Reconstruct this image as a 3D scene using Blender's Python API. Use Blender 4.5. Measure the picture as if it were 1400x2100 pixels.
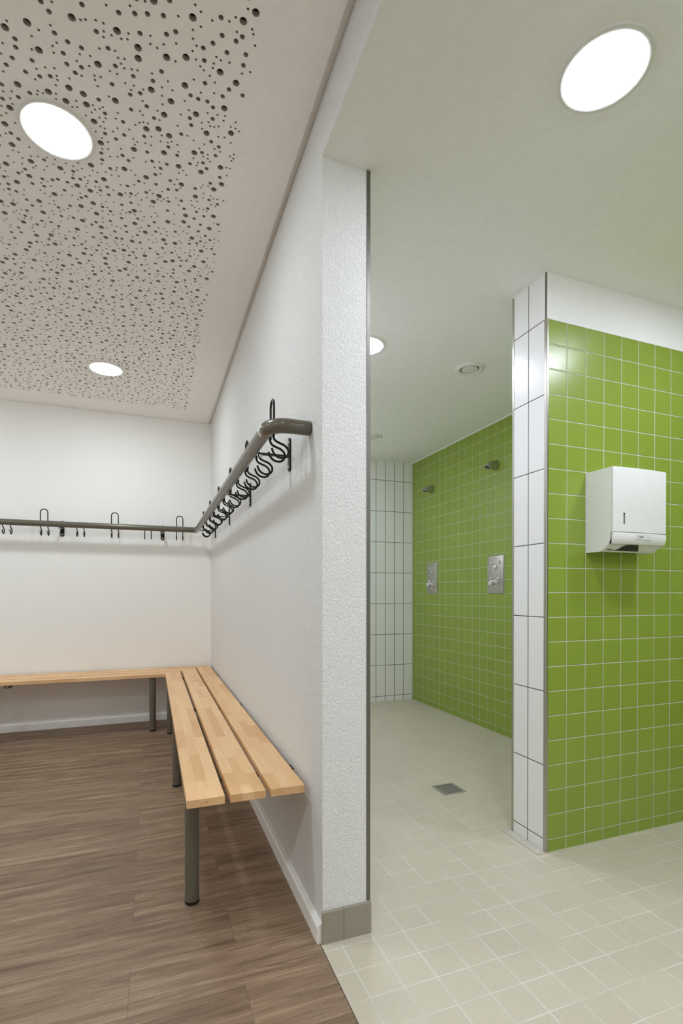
import bpy, bmesh, math, random
from mathutils import Vector, Matrix
from mathutils.geometry import delaunay_2d_cdt

for o in list(bpy.data.objects):
    bpy.data.objects.remove(o, do_unlink=True)
SC = bpy.context.scene
COL = SC.collection
R = math.radians

# ------------------------------------------------------------------ camera, light levels, exposure
cam_d = bpy.data.cameras.new('camera')
cam = bpy.data.objects.new('camera', cam_d)
COL.objects.link(cam)
cam_d.sensor_fit = 'VERTICAL'
cam_d.sensor_height = 36.0
cam_d.sensor_width = 24.0
cam_d.lens = 1036.57 / 2100 * 36.0
cam_d.shift_x = (700 - 707.33) / 2100
cam_d.shift_y = (1224.64 - 1050) / 2100
cam_d.clip_start = 0.02
cam.location = (-0.5061, -1.5296, 1.1167)
cam.rotation_euler = (R(90 - 0.3482), 0, R(-20.8699))
SC.camera = cam

world = bpy.data.worlds.new('world')
SC.world = world
world.use_nodes = True
world.node_tree.nodes['Background'].inputs[0].default_value = (0.9, 0.95, 1, 1)
world.node_tree.nodes['Background'].inputs[1].default_value = 0.0

SC.view_settings.view_transform = 'Standard'
SC.view_settings.look = 'None'
SC.view_settings.gamma = 1.0
SC.view_settings.use_curve_mapping = False
SC.view_settings.exposure = 1.85
try:
    SC.cycles.max_bounces = 24
    SC.cycles.diffuse_bounces = 20
    SC.cycles.glossy_bounces = 6
except Exception:
    pass

LAMP_CHANGING = 28.5      # emission strength of the downlight diffusers
LAMP_WASH = 25.0
LAMP_COL_CH = (0.870, 0.968, 1.030)
LAMP_COL_WA = (0.955, 0.985, 1.17)

# ------------------------------------------------------------------ dimensions (metres)
T = 0.107                 # tile module
Hs = 2.506                # washroom ceiling
Hc = 2.678                # changing room ceiling
YC = 3.254                # back walls
XS = 2.085                # shower wall
DX, DY = 1.079, 0.202     # partition corner
TH = 0.154                # side wall thickness
PT = 2 * T                # partition thickness

# ------------------------------------------------------------------ tagging
def tag(o, label=None, cat=None, group=None, kind=None):
    if label: o['label'] = label
    if cat: o['category'] = cat
    if group: o['group'] = group
    if kind: o['kind'] = kind
    return o

def empty(name, loc, label, cat, group=None, rz=0):
    o = bpy.data.objects.new(name, None)
    o.empty_display_size = 0.1
    COL.objects.link(o)
    o.location = loc
    o.rotation_euler = (0, 0, rz)
    return tag(o, label, cat, group)

def smooth(me, ang=35):
    for p in me.polygons: p.use_smooth = True
    try:
        me.set_sharp_from_angle(angle=R(ang))
    except Exception:
        pass

def obj(name, bm, mat, parent=None, sm=True, loc=None):
    me = bpy.data.meshes.new(name)
    bmesh.ops.remove_doubles(bm, verts=bm.verts, dist=1e-6)
    bmesh.ops.recalc_face_normals(bm, faces=bm.faces)
    bm.to_mesh(me); bm.free()
    mats = mat if isinstance(mat, (list, tuple)) else [mat]
    for m in mats: me.materials.append(m)
    if sm: smooth(me)
    o = bpy.data.objects.new(name, me)
    COL.objects.link(o)
    if parent: o.parent = parent
    if loc: o.location = loc
    return o

# ------------------------------------------------------------------ mesh helpers
def add_box(bm, a, b, bev=0.0, seg=2, mi=0):
    x0, y0, z0 = a; x1, y1, z1 = b
    vs = [bm.verts.new(p) for p in ((x0,y0,z0),(x1,y0,z0),(x1,y1,z0),(x0,y1,z0),(x0,y0,z1),(x1,y0,z1),(x1,y1,z1),(x0,y1,z1))]
    fs = [bm.faces.new([vs[i] for i in f]) for f in ((0,3,2,1),(4,5,6,7),(0,1,5,4),(1,2,6,5),(2,3,7,6),(3,0,4,7))]
    for f in fs: f.material_index = mi
    if bev > 0:
        es = list({e for f in fs for e in f.edges})
        bmesh.ops.bevel(bm, geom=es, offset=bev, segments=seg, profile=0.5, affect='EDGES')
    return fs

def box(a, b, bev=0.0, seg=2):
    bm = bmesh.new(); add_box(bm, a, b, bev, seg); return bm

def add_prism(bm, pts, axis, c0, c1, bev=0.0, mi=0):
    """polygon pts in the plane normal to axis, extruded from c0 to c1"""
    def P(p, c):
        if axis == 0: return (c, p[0], p[1])
        if axis == 1: return (p[0], c, p[1])
        return (p[0], p[1], c)
    a = [bm.verts.new(P(p, c0)) for p in pts]
    b = [bm.verts.new(P(p, c1)) for p in pts]
    n = len(pts)
    fs = [bm.faces.new(a), bm.faces.new(b[::-1])]
    for i in range(n):
        fs.append(bm.faces.new((a[i], b[i], b[(i+1) % n], a[(i+1) % n])))
    for f in fs: f.material_index = mi
    if bev > 0:
        es = list({e for f in fs for e in f.edges if len(e.link_faces) == 2 and e.calc_face_angle(0) > 0.5})
        bmesh.ops.bevel(bm, geom=es, offset=bev, segments=2, profile=0.5, affect='EDGES')
    return fs

def add_lathe(bm, prof, n=32, mat=Matrix.Identity(4)):
    """prof: list of (r, z)"""
    rings = []
    for r, z in prof:
        if r < 1e-6: rings.append([bm.verts.new(mat @ Vector((0, 0, z)))])
        else: rings.append([bm.verts.new(mat @ Vector((r*math.cos(2*math.pi*k/n), r*math.sin(2*math.pi*k/n), z))) for k in range(n)])
    for a, b in zip(rings[:-1], rings[1:]):
        for k in range(n):
            k2 = (k+1) % n
            if len(a) == 1 and len(b) == 1: continue
            if len(a) == 1: bm.faces.new((a[0], b[k], b[k2]))
            elif len(b) == 1: bm.faces.new((a[k], b[0], a[k2]))
            else: bm.faces.new((a[k], b[k], b[k2], a[k2]))

def lathe(prof, n=32, mat=Matrix.Identity(4)):
    bm = bmesh.new(); add_lathe(bm, prof, n, mat); return bm

def frame_mat(origin, zdir):
    z = Vector(zdir).normalized()
    up = Vector((0, 0, 1)) if abs(z.z) < 0.95 else Vector((0, 1, 0))
    x = up.cross(z).normalized(); y = z.cross(x)
    m = Matrix((x, y, z)).transposed().to_4x4()
    m.translation = Vector(origin)
    return m

def add_tube(bm, pts, r, n=12, cap=True):
    pts = [Vector(p) for p in pts]
    rings = []
    prev = None
    for i, p in enumerate(pts):
        t = (pts[min(i+1, len(pts)-1)] - pts[max(i-1, 0)]).normalized()
        if prev is None:
            up = Vector((0, 0, 1)) if abs(t.z) < 0.9 else Vector((1, 0, 0))
            x = up.cross(t).normalized()
        else:
            x = (prev - t*prev.dot(t)).normalized()
        prev = x
        y = t.cross(x)
        rings.append([bm.verts.new(p + r*(x*math.cos(2*math.pi*k/n) + y*math.sin(2*math.pi*k/n))) for k in range(n)])
    for a, b in zip(rings[:-1], rings[1:]):
        for k in range(n): bm.faces.new((a[k], a[(k+1) % n], b[(k+1) % n], b[k]))
    if cap:
        bm.faces.new(rings[0][::-1]); bm.faces.new(rings[-1])

def tube(pts, r, n=12):
    bm = bmesh.new(); add_tube(bm, pts, r, n); return bm

def catmull(pts, k=6):
    P = [Vector(p) for p in pts]; P = [2*P[0]-P[1]] + P + [2*P[-1]-P[-2]]
    out = []
    for i in range(1, len(P)-2):
        for j in range(k):
            t = j/k
            out.append(0.5*((2*P[i]) + (P[i+1]-P[i-1])*t + (2*P[i-1]-5*P[i]+4*P[i+1]-P[i+2])*t*t + (3*P[i]-P[i-1]-3*P[i+1]+P[i+2])*t**3))
    out.append(P[-2])
    return out

# ------------------------------------------------------------------ materials
def new_mat(name):
    m = bpy.data.materials.new(name); m.use_nodes = True
    nt = m.node_tree
    return m, nt, nt.nodes['Principled BSDF']

def mth(nt, op, a, b=None, c=None):
    n = nt.nodes.new('ShaderNodeMath'); n.operation = op
    for i, v in enumerate((a, b, c)):
        if v is None: continue
        if isinstance(v, (int, float)): n.inputs[i].default_value = v
        else: nt.links.new(v, n.inputs[i])
    return n.outputs[0]

def mixc(nt, f, a, b, mode='MIX'):
    n = nt.nodes.new('ShaderNodeMix'); n.data_type = 'RGBA'; n.blend_type = mode
    for i, v in ((0, f), (6, a), (7, b)):
        if isinstance(v, (int, float)): n.inputs[i].default_value = v
        elif isinstance(v, tuple): n.inputs[i].default_value = (*v[:3], 1)
        else: nt.links.new(v, n.inputs[i])
    return n.outputs[2]

def coords(nt):
    tc = nt.nodes.new('ShaderNodeTexCoord')
    s = nt.nodes.new('ShaderNodeSeparateXYZ')
    nt.links.new(tc.outputs['Object'], s.inputs[0])
    return tc.outputs['Object'], s.outputs

def noise(nt, vec, scale, detail=2, rough=0.5, dist=0.0):
    n = nt.nodes.new('ShaderNodeTexNoise')
    nt.links.new(vec, n.inputs['Vector'])
    n.inputs['Scale'].default_value = scale; n.inputs['Detail'].default_value = detail
    n.inputs['Roughness'].default_value = rough; n.inputs['Distortion'].default_value = dist
    return n.outputs['Fac']

def combine(nt, x, y, z):
    n = nt.nodes.new('ShaderNodeCombineXYZ')
    for i, v in enumerate((x, y, z)):
        if isinstance(v, (int, float)): n.inputs[i].default_value = v
        else: nt.links.new(v, n.inputs[i])
    return n.outputs[0]

def white(nt, vec):
    n = nt.nodes.new('ShaderNodeTexWhiteNoise'); n.noise_dimensions = '3D'
    nt.links.new(vec, n.inputs['Vector'])
    return n.outputs['Value']

def mrange(nt, v, a, b, c, d):
    n = nt.nodes.new('ShaderNodeMapRange')
    nt.links.new(v, n.inputs[0])
    for i, k in enumerate((a, b, c, d)): n.inputs[i+1].default_value = k
    return n.outputs[0]

def bump(nt, bsdf, h, strength, dist):
    n = nt.nodes.new('ShaderNodeBump')
    n.inputs['Strength'].default_value = strength; n.inputs['Distance'].default_value = dist
    nt.links.new(h, n.inputs['Height']); nt.links.new(n.outputs[0], bsdf.inputs['Normal'])

def plain(name, col, rough=0.5, metal=0.0, spec=0.5, nb=None):
    m, nt, b = new_mat(name)
    b.inputs['Roughness'].default_value = rough
    b.inputs['Metallic'].default_value = metal
    b.inputs['Specular IOR Level'].default_value = spec
    vec, _ = coords(nt)
    f = noise(nt, vec, 30, 3)
    c = mixc(nt, f, tuple(k*0.96 for k in col), tuple(min(1, k*1.04) for k in col))
    nt.links.new(c, b.inputs['Base Color'])
    if nb: bump(nt, b, noise(nt, vec, nb[0], 3), nb[1], nb[2])
    return m

def plaster(name, col, scale, strength, dist, stretch=1.0, thresh=None):
    m, nt, b = new_mat(name)
    b.inputs['Roughness'].default_value = 0.75
    b.inputs['Specular IOR Level'].default_value = 0.25
    vec, s = coords(nt)
    v2 = combine(nt, s[0], s[1], mth(nt, 'MULTIPLY', s[2], stretch))
    h = noise(nt, v2, scale, 3, 0.55, 0.6)
    h2 = mrange(nt, h, 0.38, 0.66, 0, 1)
    big = noise(nt, vec, 2.2, 3)
    c = mixc(nt, big, tuple(k*0.985 for k in col), col)
    nt.links.new(c, b.inputs['Base Color'])
    bump(nt, b, h2, strength, dist)
    return m

def tile_mat(name, ua, va, u0, v0, mu, mv, col, grout, gw, rough, var=0.03, speckle=None, gbump=0.6, spec=0.5, vmax=None, top=None, grout_rough=0.8, wear=False):
    """grid tile: coordinate indices ua,va; offsets u0,v0; modules mu,mv; gw half grout width"""
    m, nt, b = new_mat(name)
    vec, s = coords(nt)
    U = mth(nt, 'DIVIDE', mth(nt, 'SUBTRACT', s[ua], u0), mu)
    V = mth(nt, 'DIVIDE', mth(nt, 'SUBTRACT', s[va], v0), mv)
    iu = mth(nt, 'FLOOR', U); iv = mth(nt, 'FLOOR', V)
    fu = mth(nt, 'SUBTRACT', U, iu); fv = mth(nt, 'SUBTRACT', V, iv)
    du = mth(nt, 'MULTIPLY', mth(nt, 'MINIMUM', fu, mth(nt, 'SUBTRACT', 1.0, fu)), mu)
    dv = mth(nt, 'MULTIPLY', mth(nt, 'MINIMUM', fv, mth(nt, 'SUBTRACT', 1.0, fv)), mv)
    d = mth(nt, 'MINIMUM', du, dv)
    g = mrange(nt, d, gw*0.85, gw*1.15, 1, 0)
    h = mrange(nt, d, gw*0.9, gw + 0.0022, 0, 1)
    hs = nt.nodes.new('ShaderNodeMapRange'); hs.interpolation_type = 'SMOOTHSTEP'
    nt.links.new(d, hs.inputs[0]); hs.inputs[1].default_value = gw*0.8; hs.inputs[2].default_value = gw + 0.002
    idv = combine(nt, iu, iv, 3.7)
    w = white(nt, idv)
    k = mrange(nt, w, 0, 1, 1-var, 1+var)
    tc = mixc(nt, 1.0, col, k, 'MULTIPLY')
    kk = combine(nt, k, k, k)
    tc = mixc(nt, 1.0, col, kk, 'MULTIPLY')
    if speckle:
        n1 = noise(nt, vec, 460, 2, 0.75)
        f1 = mrange(nt, n1, 0.50, 0.66, 0, 1)
        n2 = noise(nt, vec, 620, 1, 0.6)
        f2 = mrange(nt, n2, 0.52, 0.68, 0, 1)
        tc = mixc(nt, mth(nt, 'MULTIPLY', f1, 0.9), tc, speckle[0])
        tc = mixc(nt, mth(nt, 'MULTIPLY', f2, 0.6), tc, speckle[1])
    gc = grout
    if wear:
        n3 = mrange(nt, noise(nt, vec, 5.0, 3), 0.38, 0.62, 0.15, 1)
        gc = mixc(nt, n3, tc, grout)
    c = mixc(nt, g, tc, gc)
    nt.links.new(c, b.inputs['Base Color'])
    nt.links.new(mixc(nt, g, (rough,)*3, (grout_rough,)*3), b.inputs['Roughness'])
    b.inputs['Specular IOR Level'].default_value = spec
    und = noise(nt, vec, 14, 2)
    hh = mth(nt, 'ADD', hs.outputs[0], mth(nt, 'MULTIPLY', und, 0.06))
    tilt = mth(nt, 'MULTIPLY', mth(nt, 'MULTIPLY', fu, mth(nt, 'SUBTRACT', w, 0.5)), 0.12)
    hh = mth(nt, 'ADD', hh, tilt)
    bump(nt, b, hh, gbump, 0.0022)
    return m

M = {}
M['plaster_fine'] = plaster('plaster_fine', (0.90, 0.89, 0.87), 200, 0.95, 0.0030)
M['plaster_coarse'] = plaster('plaster_coarse', (0.90, 0.90, 0.885), 200, 0.75, 0.0027, 0.55)
M['plaster_back'] = plaster('plaster_back', (0.89, 0.885, 0.865), 150, 0.30, 0.0016)
M['plaster_smooth'] = plaster('plaster_smooth', (0.90, 0.90, 0.88), 200, 0.12, 0.001)
M['ceiling_paint'] = plain('ceiling_paint', (0.90, 0.90, 0.87), 0.7, spec=0.2)
M['board'] = plain('perforated_board', (0.93, 0.915, 0.89), 0.8, spec=0.2)
M['shaded_gypsum'] = plain('shaded_gypsum_core', (0.50, 0.46, 0.41), 0.9, spec=0.1)  # cut board core, darkened: shade inside the holes is put into the colour
M['fleece'] = plain('black_fleece', (0.012, 0.011, 0.010), 0.9)
GREEN = (0.250, 0.345, 0.045)
GG = (0.54, 0.56, 0.44)
M['green_front'] = tile_mat('green_tile_front', 0, 2, DX+0.004, 0.5*T, T, T, GREEN, GG, 0.0018, 0.27, 0.03, gbump=0.8)
M['green_side'] = tile_mat('green_tile_side', 1, 2, YC-0.010-T, 0.5*T, T, T, GREEN, GG, 0.0016, 0.28, 0.03, gbump=0.8)
WT = (0.87, 0.87, 0.86)
WG = (0.085, 0.08, 0.075)
M['white_end'] = tile_mat('white_tile_end', 1, 2, DY, 0.5*T, T, 3*T, WT, WG, 0.0019, 0.22, 0.01, gbump=0.5)
M['white_back'] = tile_mat('white_tile_back', 0, 2, XS, 0.5*T, T, 3*T, WT, WG, 0.0022, 0.22, 0.01, gbump=0.5)
M['floor_tile'] = tile_mat('floor_tile', 0, 1, 0.4822, -0.0405, T, T, (0.565, 0.515, 0.405), (0.68, 0.665, 0.59), 0.0017, 0.42, 0.035,
                           speckle=((0.34, 0.29, 0.20), (0.78, 0.74, 0.61)), gbump=0.12, spec=0.4, wear=True)
M['skirting_tile'] = tile_mat('skirting_tile', 0, 2, 0.0697, -1.0, T*1.5, 3.0, (0.33, 0.30, 0.235), (0.22, 0.20, 0.17), 0.001, 0.45, 0.03,
                              speckle=((0.22, 0.195, 0.15), (0.46, 0.43, 0.35)), gbump=0.4, spec=0.4)
M['ledge_tile'] = tile_mat('ledge_tile', 0, 1, 0.4822, 0.310, 5.0, T, (0.54, 0.52, 0.44), (0.35, 0.33, 0.28), 0.0012, 0.5, 0.02,
                           speckle=((0.42, 0.39, 0.31), (0.70, 0.69, 0.62)), gbump=0.3)
M['white_paint'] = plain('white_skirting_paint', (0.90, 0.89, 0.86), 0.35)
M['steel'] = plain('brushed_steel', (0.56, 0.545, 0.50), 0.38, 1.0, nb=(180, 0.08, 0.0005))
M['trim_steel'] = plain('trim_steel', (0.50, 0.48, 0.43), 0.27, 1.0)
M['trim_dark'] = plain('trim_dull_steel', (0.20, 0.19, 0.165), 0.38, 1.0)
M['chrome'] = plain('chrome', (0.80, 0.80, 0.80), 0.06, 1.0)
M['dark_chrome'] = plain('satin_chrome', (0.45, 0.45, 0.43), 0.12, 1.0)
M['drain_steel'] = plain('drain_steel', (0.42, 0.41, 0.36), 0.45, 0.5)
M['bright_zinc'] = plain('bright_zinc', (0.74, 0.74, 0.72), 0.35, 0.6)
M['nozzle'] = plain('nozzle_rubber', (0.05, 0.05, 0.055), 0.5)
M['taupe'] = plain('taupe_enamel', (0.128, 0.112, 0.086), 0.24)
M['taupe_leg'] = plain('taupe_enamel_leg', (0.135, 0.116, 0.085), 0.36)
M['black'] = plain('black_enamel', (0.010, 0.009, 0.008), 0.33, spec=0.28)
M['dark_bracket'] = plain('dark_bracket', (0.045, 0.040, 0.034), 0.4)
M['rubber'] = plain('black_rubber', (0.010, 0.010, 0.010), 0.5)
M['plastic'] = plain('white_plastic', (0.80, 0.805, 0.775), 0.22)
M['plastic_gap'] = plain('plastic_gap', (0.10, 0.10, 0.09), 0.6)
M['dispenser_dark'] = plain('dispenser_dark', (0.022, 0.021, 0.02), 0.5)
M['lens_grey'] = plain('smoked_window', (0.20, 0.19, 0.16), 0.3)
M['paper'] = plain('paper_towel', (0.60, 0.60, 0.56), 0.9)
M['ink'] = plain('black_ink', (0.02, 0.02, 0.02), 0.6)
M['ink_grey'] = plain('grey_ink', (0.30, 0.30, 0.28), 0.6)
M['sticker'] = plain('sticker', (0.72, 0.72, 0.70), 0.5)
M['valve'] = plain('valve_white', (0.78, 0.78, 0.74), 0.4)
M['silicone'] = plain('white_silicone', (0.85, 0.85, 0.81), 0.4)

def emis(name, col, s):
    m, nt, b = new_mat(name)
    nt.nodes.remove(b)
    e = nt.nodes.new('ShaderNodeEmission')
    e.inputs[0].default_value = (*col, 1); e.inputs[1].default_value = s
    nt.links.new(e.outputs[0], nt.nodes['Material Output'].inputs[0])
    return m
M['lamp_ch'] = emis('lamp_changing', LAMP_COL_CH, LAMP_CHANGING)
M['lamp_wa'] = emis('lamp_washroom', LAMP_COL_WA, LAMP_WASH)

def wood_floor():
    m, nt, b = new_mat('oak_vinyl_planks')
    vec, s = coords(nt)
    PW = 0.1965
    row = mth(nt, 'DIVIDE', mth(nt, 'ADD', s[1], 0.0870), PW)
    ir = mth(nt, 'FLOOR', row); fr = mth(nt, 'SUBTRACT', row, ir)
    par = mth(nt, 'FLOORED_MODULO', ir, 2.0)
    u = mth(nt, 'DIVIDE', mth(nt, 'ADD', s[0], mth(nt, 'SUBTRACT', 0.57, mth(nt, 'MULTIPLY', par, 0.31))), 1.22)
    iu = mth(nt, 'FLOOR', u); fu = mth(nt, 'SUBTRACT', u, iu)
    dr = mth(nt, 'MULTIPLY', mth(nt, 'MINIMUM', fr, mth(nt, 'SUBTRACT', 1.0, fr)), PW)
    du = mth(nt, 'MULTIPLY', mth(nt, 'MINIMUM', fu, mth(nt, 'SUBTRACT', 1.0, fu)), 1.22)
    d = mth(nt, 'MINIMUM', dr, du)
    seam = mrange(nt, d, 0.0003, 0.0011, 0.5, 0)
    idn = white(nt, combine(nt, iu, ir, 1.3))
    off = mth(nt, 'MULTIPLY', idn, 37.0)
    # long streaks along x
    va = combine(nt, mth(nt, 'ADD', mth(nt, 'MULTIPLY', s[0], 1.0), off), mth(nt, 'MULTIPLY', s[1], 11.0), off)
    a = noise(nt, va, 2.3, 5, 0.62, 0.5)
    vb = combine(nt, mth(nt, 'ADD', mth(nt, 'MULTIPLY', s[0], 1.0), off), mth(nt, 'MULTIPLY', s[1], 26.0), off)
    c2 = noise(nt, vb, 6.5, 6, 0.72, 0.3)
    vc = combine(nt, mth(nt, 'MULTIPLY', s[0], 1.0), mth(nt, 'MULTIPLY', s[1], 7.0), off)
    fine = noise(nt, vc, 110, 5, 0.85)
    cr = nt.nodes.new('ShaderNodeValToRGB')
    e = cr.color_ramp.elements
    e[0].position = 0.36; e[0].color = (0.135, 0.082, 0.049, 1)
    e[1].position = 0.64; e[1].color = (0.410, 0.290, 0.188, 1)
    k = cr.color_ramp.elements.new(0.50); k.color = (0.252, 0.165, 0.104, 1)
    mix = mth(nt, 'ADD', mth(nt, 'MULTIPLY', a, 0.55), mth(nt, 'MULTIPLY', c2, 0.45))
    mix = mth(nt, 'ADD', mix, mth(nt, 'MULTIPLY', mth(nt, 'SUBTRACT', idn, 0.5), 0.05))
    nt.links.new(mix, cr.inputs[0])
    col = cr.outputs[0]
    col = mixc(nt, mrange(nt, fine, 0.46, 0.66, 0, 0.50), col, (0.110, 0.072, 0.046))
    light = mrange(nt, noise(nt, vb, 3.2, 4, 0.7, 0.6), 0.58, 0.74, 0, 0.40)
    col = mixc(nt, light, col, (0.36, 0.31, 0.235))
    # dark cracks following the grain
    vd = combine(nt, mth(nt, 'ADD', s[0], off), mth(nt, 'MULTIPLY', s[1], 9.0), 4.1)
    ck = noise(nt, vd, 1.7, 3, 0.5, 0.9)
    line = mrange(nt, mth(nt, 'ABSOLUTE', mth(nt, 'SUBTRACT', ck, 0.44)), 0.0, 0.005, 0.55, 0)
    line = mth(nt, 'MULTIPLY', line, mrange(nt, noise(nt, va, 1.1, 2), 0.50, 0.60, 0, 1))
    col = mixc(nt, line, col, (0.055, 0.035, 0.022))
    col = mixc(nt, seam, col, (0.045, 0.032, 0.022))
    nt.links.new(col, b.inputs['Base Color'])
    b.inputs['Roughness'].default_value = 0.46
    b.inputs['Specular IOR Level'].default_value = 0.35
    bump(nt, b, mth(nt, 'SUBTRACT', mth(nt, 'MULTIPLY', c2, 0.4), mth(nt, 'MULTIPLY', fine, 0.3)), 0.12, 0.001)
    return m
M['wood'] = wood_floor()

def beech(name, ax, cross, c0, seed):
    """glued beech staves running along axis ax; cross axis index and slat origin c0"""
    m, nt, b = new_mat(name)
    vec, s = coords(nt)
    SW = 0.0385
    r = mth(nt, 'DIVIDE', mth(nt, 'SUBTRACT', s[cross], c0), SW)
    ir = mth(nt, 'FLOOR', r)
    sh = mth(nt, 'MULTIPLY', white(nt, combine(nt, ir, seed, 2.0)), 1.7)
    u = mth(nt, 'DIVIDE', mth(nt, 'ADD', s[ax], sh), 0.31)
    iu = mth(nt, 'FLOOR', u)
    w = white(nt, combine(nt, iu, ir, seed))
    w2 = white(nt, combine(nt, iu, ir, seed + 5))
    cr = nt.nodes.new('ShaderNodeValToRGB')
    e = cr.color_ramp.elements
    e[0].position = 0.0; e[0].color = (0.70, 0.405, 0.190, 1)
    e[1].position = 1.0; e[1].color = (0.88, 0.600, 0.335, 1)
    k = cr.color_ramp.elements.new(0.45); k.color = (0.82, 0.520, 0.270, 1)
    nt.links.new(w, cr.inputs[0])
    gv = combine(nt, mth(nt, 'ADD', mth(nt, 'MULTIPLY', s[ax], 1.0), mth(nt, 'MULTIPLY', w2, 9.0)), mth(nt, 'MULTIPLY', s[cross], 14.0), mth(nt, 'MULTIPLY', s[2], 14.0))
    g = noise(nt, gv, 9, 5, 0.65, 0.5)
    col = mixc(nt, mrange(nt, g, 0.35, 0.7, 0, 0.42), cr.outputs[0], (0.62, 0.345, 0.150))
    fl = combine(nt, mth(nt, 'MULTIPLY', s[ax], 1.0), mth(nt, 'MULTIPLY', s[cross], 5.0), s[2])
    f = noise(nt, fl, 260, 2, 0.6)
    col = mixc(nt, mrange(nt, f, 0.55, 0.75, 0, 0.28), col, (0.52, 0.30, 0.14))
    nt.links.new(col, b.inputs['Base Color'])
    b.inputs['Roughness'].default_value = 0.42
    b.inputs['Specular IOR Level'].default_value = 0.4
    return m

# ------------------------------------------------------------------ shell
def st(name, bm, mat, label, cat='wall', sm=False):
    return tag(obj(name, bm, mat, None, sm), label, cat, kind='structure')

XL, YS, XR = -2.9, -2.9, 3.1
XD = -0.008           # where planks meet tiles

# floors
bm = bmesh.new()
add_box(bm, (XL, YS, -0.08), (XD, 0, 0)); add_box(bm, (XL, 0, -0.08), (0.0, YC, 0))
st('floor', bm, M['wood'], 'brown oak plank floor of the changing area, running under the benches', 'floor')
DRX0, DRX1, DRY0, DRY1 = 1.004, 1.152, 0.887, 1.034
bm = bmesh.new()
add_box(bm, (XD, YS, -0.08), (XR, 0, 0))
add_box(bm, (TH, 0, -0.08), (DRX0, YC, 0)); add_box(bm, (DRX1, 0, -0.08), (XR, YC, 0))
add_box(bm, (DRX0, 0, -0.08), (DRX1, DRY0, 0)); add_box(bm, (DRX0, DRY1, -0.08), (DRX1, YC, 0))
st('floor', bm, M['floor_tile'], 'speckled beige square floor tiles of the washroom and showers', 'floor')
st('trim_1', box((XD-0.0012, YS, -0.01), (XD+0.0008, -0.002, 0.0006)), M['dark_bracket'], 'thin dark joint strip between the plank floor and the floor tiles', 'floor trim')

# side wall with its end face; the bulkhead over the opening shares its plane
bm = bmesh.new()
fs = add_box(bm, (0, 0, 0), (TH, YC, Hc+0.12))
for f in fs:
    if f.normal.y < -0.5 or all(abs(v.co.y) < 1e-6 for v in f.verts): f.material_index = 1
    elif all(abs(v.co.x-TH) < 1e-6 for v in f.verts): f.material_index = 2
st('wall_right', bm, [M['plaster_fine'], M['plaster_coarse'], M['plaster_smooth']], 'white textured plaster wall between changing area and showers, with its narrow end facing the opening')
st('wall_bulkhead', box((0, -1.35, Hs), (TH, 0, Hc+0.12)), M['plaster_fine'], 'white plaster strip of wall above the opening to the washroom')
st('wall_front', box((0, YS, 0), (TH, -1.35, Hc+0.12)), M['plaster_fine'], 'white plaster wall on the near side of the opening')
# tile cladding on the washroom side of that wall
st('wall_shower_left', box((TH, 0.0, 0), (TH+0.010, YC, Hs)), M['white_back'], 'edge of the white tiling on the shower side of the plaster wall')
st('trim_2', box((TH-0.002, -0.0015, 0.105), (TH+0.0118, 0.006, Hs-0.001), 0.0008, 1), M['trim_dark'], 'steel edge profile down the right side of the white plaster wall end', 'edge trim')

st('wall_back', box((XL, YC, 0), (0, YC+0.12, Hc+0.12)), M['plaster_back'], 'white plaster wall behind the far bench')
st('wall_left', box((XL-0.12, YS, 0), (XL, YC, Hc+0.12)), M['plaster_back'], 'white plaster wall closing the changing area on the left')
st('wall_south', box((XL, YS-0.12, 0), (XR, YS, Hc+0.12)), M['plaster_back'], 'white plaster wall behind the viewer')
st('wall_far_right', box((XR, YS, 0), (XR+0.12, YC, Hs+0.1)), M['green_side'], 'unseen wall closing the washroom on the right, given green tiles to cut bounced light')  # out of view; green tiling chosen to reduce the light it bounces back
st('wall_shower_back', box((TH, YC-0.008, 0), (XS+0.2, YC+0.12, Hs)), M['white_back'], 'far shower wall of tall white tiles with dark joints')
st('wall_shower_right', box((XS, DY+PT, 0), (XS+0.12, YC-0.008, Hs)), M['green_side'], 'green tiled shower wall carrying the two shower heads')

# partition with green front
GZ = 21.5*T
bm = bmesh.new()
fs = add_box(bm, (DX, DY, 0), (XR, DY+PT, Hs))
for f in fs:
    if all(abs(v.co.x-DX) < 1e-6 for v in f.verts): f.material_index = 1
part_wall = st('wall_partition', bm, [M['plaster_smooth'], M['white_end'], M['green_front']], 'partition wall, white tiles on its narrow end and bare white plaster along its top')
st('wall_partition_tiles', box((DX+0.009, DY-0.007, 0), (XR, DY+0.001, GZ)), M['green_front'], 'near green tiled wall face carrying the towel dispenser')
st('trim_3', box((DX-0.002, DY-0.009, 0), (DX+0.009, DY+0.009, GZ+0.001), 0.002, 2), M['trim_steel'], 'steel corner profile between the white tiles and the near green tiles', 'edge trim')
st('trim_4', box((DX-0.002, DY-0.0015, GZ+0.001), (DX+0.005, DY+0.004, Hs-0.004), 0.0006, 1), M['trim_dark'], 'dull steel corner profile beside the plaster strip above the green tiles', 'edge trim')
st('trim_5', box((DX-0.002, DY+PT-0.011, 0), (DX+0.004, DY+PT+0.002, Hs-0.002), 0.0015, 2), M['trim_steel'], 'steel profile on the far edge of the white tiled partition end', 'edge trim')
st('trim_6', box((DX-0.048, DY-0.010, 0), (DX-0.003, DY+PT+0.02, 0.003), 0.001, 1), M['ledge_tile'], 'pale narrow cut tiles on the floor at the foot of the partition end', 'floor trim')
st('trim_7', box((XS-0.006, DY+PT, Hs-0.007), (XS, YC-0.008, Hs)), M['silicone'], 'white sealant line along the top of the green shower wall', 'ceiling trim')
st('trim_8', box((DX-0.003, DY, Hs-0.005), (DX, DY+PT, Hs)), M['silicone'], 'white sealant line above the white partition end', 'ceiling trim')
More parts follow.
